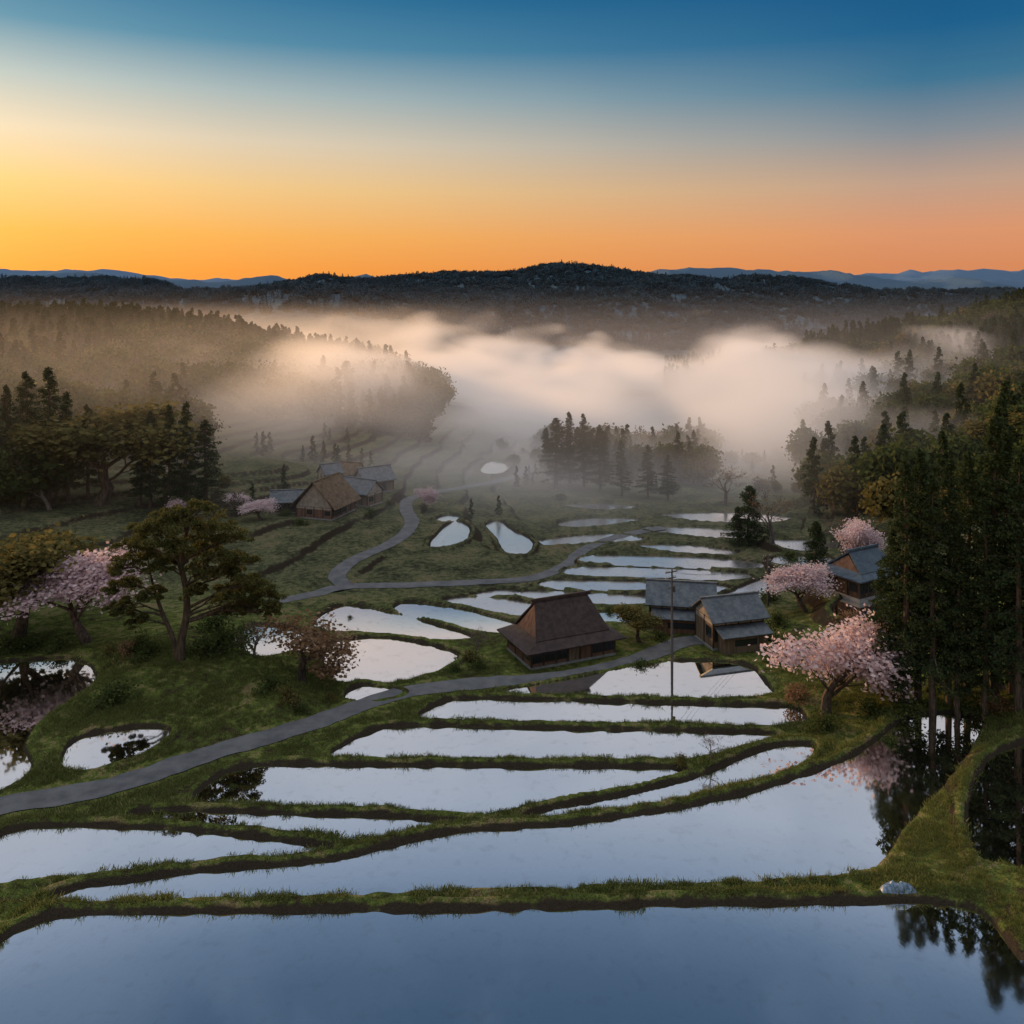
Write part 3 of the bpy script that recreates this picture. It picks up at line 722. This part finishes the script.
R_grey=roofmat("grey_tile_roof",(.09,.11,.13,1),(.18,.2,.22,1),4)
R_blue=roofmat("blue_tile_roof",(.05,.08,.11,1),(.1,.14,.18,1),4)
R_that=roofmat("thatch_roof",(.12,.085,.055,1),(.24,.17,.11,1),6,.95,.1)
W_wood=simple("dark_timber",(.035,.022,.015,1),(.09,.055,.035,1),3,.8,.2,(1,1,.15))
W_plast=simple("plaster",(.26,.22,.18,1),(.4,.35,.3,1),1.2,.9,.1)
W_tan=simple("weathered_boards",(.12,.085,.06,1),(.22,.16,.11,1),3,.85,.1,(1,1,.1))
W_red=simple("reddish_boards",(.12,.065,.045,1),(.2,.12,.085,1),3,.85,.1,(1,1,.1))
W_conc=simple("concrete",(.2,.19,.18,1),(.3,.29,.27,1),2,.9,.2)
GLS,ntg=newmat("window_glass");tg_=NT(ntg);principled(tg_,(.02,.025,.03,1),.12,.6)
def house(name,p,rot,L_,W_,wh,rh,roof,wall,kind='irimoya',ov=1.0,lower=None,zoff=0):
    e=bpy.data.objects.new(name,None);scene.collection.objects.link(e);e.location=(p[0],p[1],p[2]+zoff);e.rotation_euler=(0,0,rot)
    hl,hw=L_/2,W_/2
    boxes("foundation",[((0,0,-1.0),(L_+.3,W_+.3,2.6))],W_conc,e)
    boxes("walls",[((0,0,.3+wh/2),(L_,W_,wh))],wall,e)
    zt=.3+wh
    fr=[];gl=[];pl=[];dr=[]
    npst=max(4,int(L_/1.8))
    for sy in(-1,1):
        for i in range(npst+1):
            xx=-hl+i*L_/npst;fr.append(((xx,sy*(hw+.04),.3+wh/2),(.16,.12,wh-.02)))
        fr.append(((0,sy*(hw+.05),.3+wh*.78),(L_+.1,.1,.12)))
        for i in range(npst):
            xx=-hl+(i+.5)*L_/npst;w1=L_/npst-.2
            if i%4==3: dr.append(((xx,sy*(hw+.02),.3+wh*.37),(w1,.05,wh*.72)))
            elif i%4!=0 or i==0:
                gl.append(((xx,sy*(hw+.02),.3+wh*.48),(w1*.92,.05,wh*.5)))
                fr.append(((xx,sy*(hw+.06),.3+wh*.48),(.06,.05,wh*.5)));fr.append(((xx,sy*(hw+.06),.3+wh*.23),(w1,.07,.08)))
            pl.append(((xx,sy*(hw+.02),.3+wh*.88),(w1,.05,wh*.15)))
    ns=max(2,int(W_/2))
    for sx in(-1,1):
        for i in range(ns+1): fr.append(((sx*(hl+.04),-hw+i*W_/ns,.3+wh/2),(.12,.16,wh-.04)))
        for i in range(ns):
            yy=-hw+(i+.5)*W_/ns
            if i%2==0: gl.append(((sx*(hl+.02),yy,.3+wh*.5),(.05,W_/ns*.6,wh*.4)))
            pl.append(((sx*(hl+.018),yy,.3+wh*.88),(.05,W_/ns-.2,wh*.15)))
    boxes("timber_frame",fr,W_wood,e);boxes("windows",gl,GLS,e);boxes("plaster_panels",pl,W_plast,e)
    if dr: boxes("door",dr,W_tan,e)
    z0=zt-.15
    if kind=='irimoya':
        a=hl*.8;b_=hw*.86;zm=zt+rh*.2
        V=[(-hl-ov,-hw-ov,z0),(hl+ov,-hw-ov,z0),(hl+ov,hw+ov,z0),(-hl-ov,hw+ov,z0),(-a,-b_,zm),(a,-b_,zm),(a,b_,zm),(-a,b_,zm)]
        pmesh("roof_skirt",V,[[0,1,5,4],[1,2,6,5],[2,3,7,6],[3,0,4,7]],roof,e,.2)
        V2=[(-a-.5,-b_-.25,zm-.1),(a+.5,-b_-.25,zm-.1),(a+.5,b_+.25,zm-.1),(-a-.5,b_+.25,zm-.1),(-a*.8,0,zt+rh),(a*.8,0,zt+rh)]
        pmesh("roof_upper",V2,[[0,1,5,4],[2,3,4,5]],roof,e,.26)
        pmesh("gable_walls",[(-a-.2,-b_+.1,zm-.1),(-a-.2,b_-.1,zm-.1),(-a*.8,0,zt+rh-.25),(a+.2,-b_+.1,zm-.1),(a+.2,b_-.1,zm-.1),(a*.8,0,zt+rh-.25)],[[0,2,1],[3,4,5]],W_red,e,.05)
        boxes("ridge_cap",[((0,0,zt+rh+.28),(1.6*a+1.0,.5,.34)),((0,0,zt+rh+.5),(1.6*a+1.3,.28,.14))],roof,e)
    else:
        V=[(-hl-ov*.7,-hw-ov,z0-.1),(hl+ov*.7,-hw-ov,z0-.1),(hl+ov*.7,hw+ov,z0-.1),(-hl-ov*.7,hw+ov,z0-.1),(-hl-ov*.7,0,zt+rh),(hl+ov*.7,0,zt+rh)]
        pmesh("roof",V,[[0,1,5,4],[2,3,4,5]],roof,e,.2)
        pmesh("gable_walls",[(-hl,-hw,zt-.01),(-hl,hw,zt-.01),(-hl,0,zt+rh-.15),(hl,-hw,zt-.01),(hl,hw,zt-.01),(hl,0,zt+rh-.15)],[[0,2,1],[3,4,5]],W_plast,e,.05)
        boxes("ridge_cap",[((0,0,zt+rh+.22),(L_+ov*1.4+.2,.42,.26))],roof,e)
    if lower:
        ll,lw,lh,side=lower
        yy=-hw-lw/2;boxes("annex_walls",[((side,yy,.3+lh/2-.6),(ll,lw,lh+1.2))],wall,e)
        boxes("annex_window",[((side,yy-lw/2-.02,.3+lh*.5),(ll*.5,.05,lh*.4))],GLS,e)
        pmesh("annex_roof",[(side-ll/2-.5,-hw-lw-.7,lh+.2),(side+ll/2+.5,-hw-lw-.7,lh+.2),(side+ll/2+.5,-hw+.02,lh+1.0),(side-ll/2-.5,-hw+.02,lh+1.0)],[[0,1,2,3]],roof,e,.16)
    return e
S_=HSITES
house("thatched_farmhouse",S_['A'],math.radians(24),12.9,7.8,2.3,4.9,R_brown,W_red,'irimoya',1.2)
house("farmhouse",S_['B'],math.radians(-10),9.5,6,3.8,2.3,R_grey,W_red,'gable',.9,(8,1.8,2.2,0))
house("farmhouse",S_['C'],math.radians(16),8,5.2,4.0,2.2,R_grey,W_tan,'gable',.9,(7,1.8,2.2,.2))
house("farmhouse",S_['D'],math.radians(30),10,7,3,3,R_blue,W_wood,'irimoya',1.1)
house("thatched_farmhouse",S_['E'],math.radians(72),10.5,9,2.4,5.4,R_that,W_red,'gable',1.2)
house("farmhouse",S_['F'],math.radians(10),7,5,2.4,1.9,R_grey,W_wood,'gable',.6)
house("farmhouse",S_['G'],math.radians(-30),9,5.5,2.8,2.6,R_grey,W_tan,'gable',.7)
house("farmhouse",S_['H'],math.radians(35),8,5.5,2.8,2.8,R_grey,W_wood,'gable',.7)
house("storehouse",S_['I'],math.radians(35),4.5,4,3,1.9,R_grey,W_plast,'gable',.5)
house("farmhouse",S_['J'],math.radians(-20),6,4.5,2.6,2.4,R_that,W_tan,'gable',.6)
# ------------------------------------------------------------ utility poles
M_pole=simple("pole_concrete",(.06,.055,.05,1),(.10,.09,.085,1),3)
M_wire=simple("wire",(.02,.02,.02,1),(.03,.03,.03,1),3)
def pole(px,py,h):
    p=G(px,py);e=bpy.data.objects.new("utility_pole",None);scene.collection.objects.link(e);e.location=p;e.rotation_euler=(0,0,.5)
    tb=TB_();tb.tube([(0,0,-.5),(0,0,h*.5),(0,0,h)],[.2,.16,.11],10)
    o_=tb.make("shaft",[M_pole],True);o_.parent=e
    boxes("crossarms",[((0,.14,h-.4),(2.0,.1,.12)),((0,.14,h-1.2),(1.6,.1,.12)),((0,.2,h-2.6),(1.0,.1,.1))],M_pole,e)
    boxes("insulators",[((x_,.14,zz_),(.09,.09,.22)) for zz_ in(h-.23,h-1.03) for x_ in(-.85,-.4,.4,.75)],W_plast,e)
    tb=TB_();tb.tube([(.38,.1,h-3.2),(.38,.1,h-3.15),(.38,.1,h-2.35),(.38,.1,h-2.3)],[.02,.24,.24,.02],10)
    o_=tb.make("transformer",[M_pole],True);o_.parent=e
    return p+np.array([0,0,h-.3])
tops=[pole(672,658,12),pole(768,606,8.5)]
tb=TB_()
def wire(a,b,sag=1.2,dx=0):
    s_=np.linspace(0,1,16)[:,None];P=np.array(a)+(np.array(b)-np.array(a))*s_+np.array([dx,0,0])-np.array([0,0,1])*4*sag*s_*(1-s_);tb.tube(P,[.014]*16,3)
for dx in(-.7,.0,.7): wire(tops[0],tops[1],1.5,dx)
tb.make("power_line",[M_wire],True)
# tarp
MTp=simple("blue_tarp",(.05,.10,.18,1),(.25,.33,.42,1),5,.4,.5)
p=G(897,888);nn=22;gx,gy=np.meshgrid(np.linspace(-1.3,1.3,nn),np.linspace(-.5,.5,nn))
rr=np.clip(1-(gx/1.3)**2,0,1)*np.clip(1-(gy/.5)**2,0,1)
gzv=.45*rr**.5*(.4+vn(gx*3+9,gy*5+3,2))
V=np.stack([gx+p[0],gy+p[1],gzv+gz(gx+p[0],gy+p[1])],-1).reshape(-1,3);id_=np.arange(nn*nn).reshape(nn,nn)
quadmesh("tarpaulin",V,np.stack([id_[:-1,:-1],id_[:-1,1:],id_[1:,1:],id_[1:,:-1]],-1).reshape(-1,4),None,[MTp],False)
# ------------------------------------------------------------ mist
m,nt=newmat("mist_volume");t=NT(nt)
ge=t.n('ShaderNodeNewGeometry');sp=t.n('ShaderNodeSeparateXYZ');t.l(ge.outputs['Position'],sp.inputs[0])
mp=t.n('ShaderNodeMapping');mp.inputs['Scale'].default_value=(1/85,1/130,1/40);t.l(ge.outputs['Position'],mp.inputs[0])
n=t.noise(mp.outputs[0],1,2,.55)
x_,y_,z_=sp.outputs
def gauss(cx,cy,rx,ry,amp):
    a=t.m('DIVIDE',t.m('SUBTRACT',x_,cx),rx);b=t.m('DIVIDE',t.m('SUBTRACT',y_,cy),ry)
    r=t.m('ADD',t.m('MULTIPLY',a,a),t.m('MULTIPLY',b,b));return t.m('MULTIPLY',t.m('EXPONENT',t.m('MULTIPLY',r,-1)),amp)
top=t.m('MULTIPLY_ADD',n,125,-43)
top=t.m('ADD',top,gauss(-95,600,65,100,22))
top=t.m('ADD',top,gauss(-75,270,45,50,8))
top=t.m('SUBTRACT',top,t.mr(y_,480,950,0,40))
top=t.m('SUBTRACT',top,t.m('MULTIPLY',t.mr(x_,140,300,0,10),t.mr(y_,300,500)))
hf=t.m('DIVIDE',t.m('SUBTRACT',top,z_),24,clamp=True)
yr=t.mr(y_,172,315)
xr=t.mr(x_,-170,-35,.18,1)
den=t.m('MULTIPLY',t.m('MULTIPLY',t.m('MULTIPLY',hf,yr),xr),.028)
hz=t.m('MULTIPLY',t.m('MULTIPLY',t.mr(z_,5,60,1,0),t.mr(y_,350,650,1,.15)),t.m('MULTIPLY',yr,.0009))
lf=t.mr(x_,-20,-110)
hl_=t.m('MULTIPLY',t.m('MULTIPLY',lf,t.mr(z_,10,50,1,0)),t.m('MULTIPLY',t.mr(y_,160,225),t.mr(y_,300,520,.0026,.0007)))
den=t.m('ADD',t.m('ADD',den,hz),hl_)
vs=t.n('ShaderNodeVolumePrincipled');t.l(den,vs.inputs['Density']);vs.inputs['Color'].default_value=(.98,.96,.96,1);vs.inputs['Anisotropy'].default_value=.4
t.l(t.mix(lf,(1,.93,.92,1),(1,.62,.3,1)),vs.inputs['Emission Color']);t.l(t.m('MULTIPLY',den,.18),vs.inputs['Emission Strength'])  # self-glow imitates multiple scattering in the mist, tinted warm on the left
o=t.n('ShaderNodeOutputMaterial');t.l(vs.outputs[0],o.inputs['Volume'])
m.cycles.volume_step_rate=.35
me=bpy.data.meshes.new("mist");V=[(sx,yy,zz) for sx in(-500,600) for yy in(158,1150) for zz in(-45,62)]
me.from_pydata(V,[],[(0,1,3,2),(4,6,7,5),(0,4,5,1),(2,3,7,6),(0,2,6,4),(1,5,7,3)]);me.materials.append(m)
ob=bpy.data.objects.new("mist",me);scene.collection.objects.link(ob)
print("done",time.time()-T0)
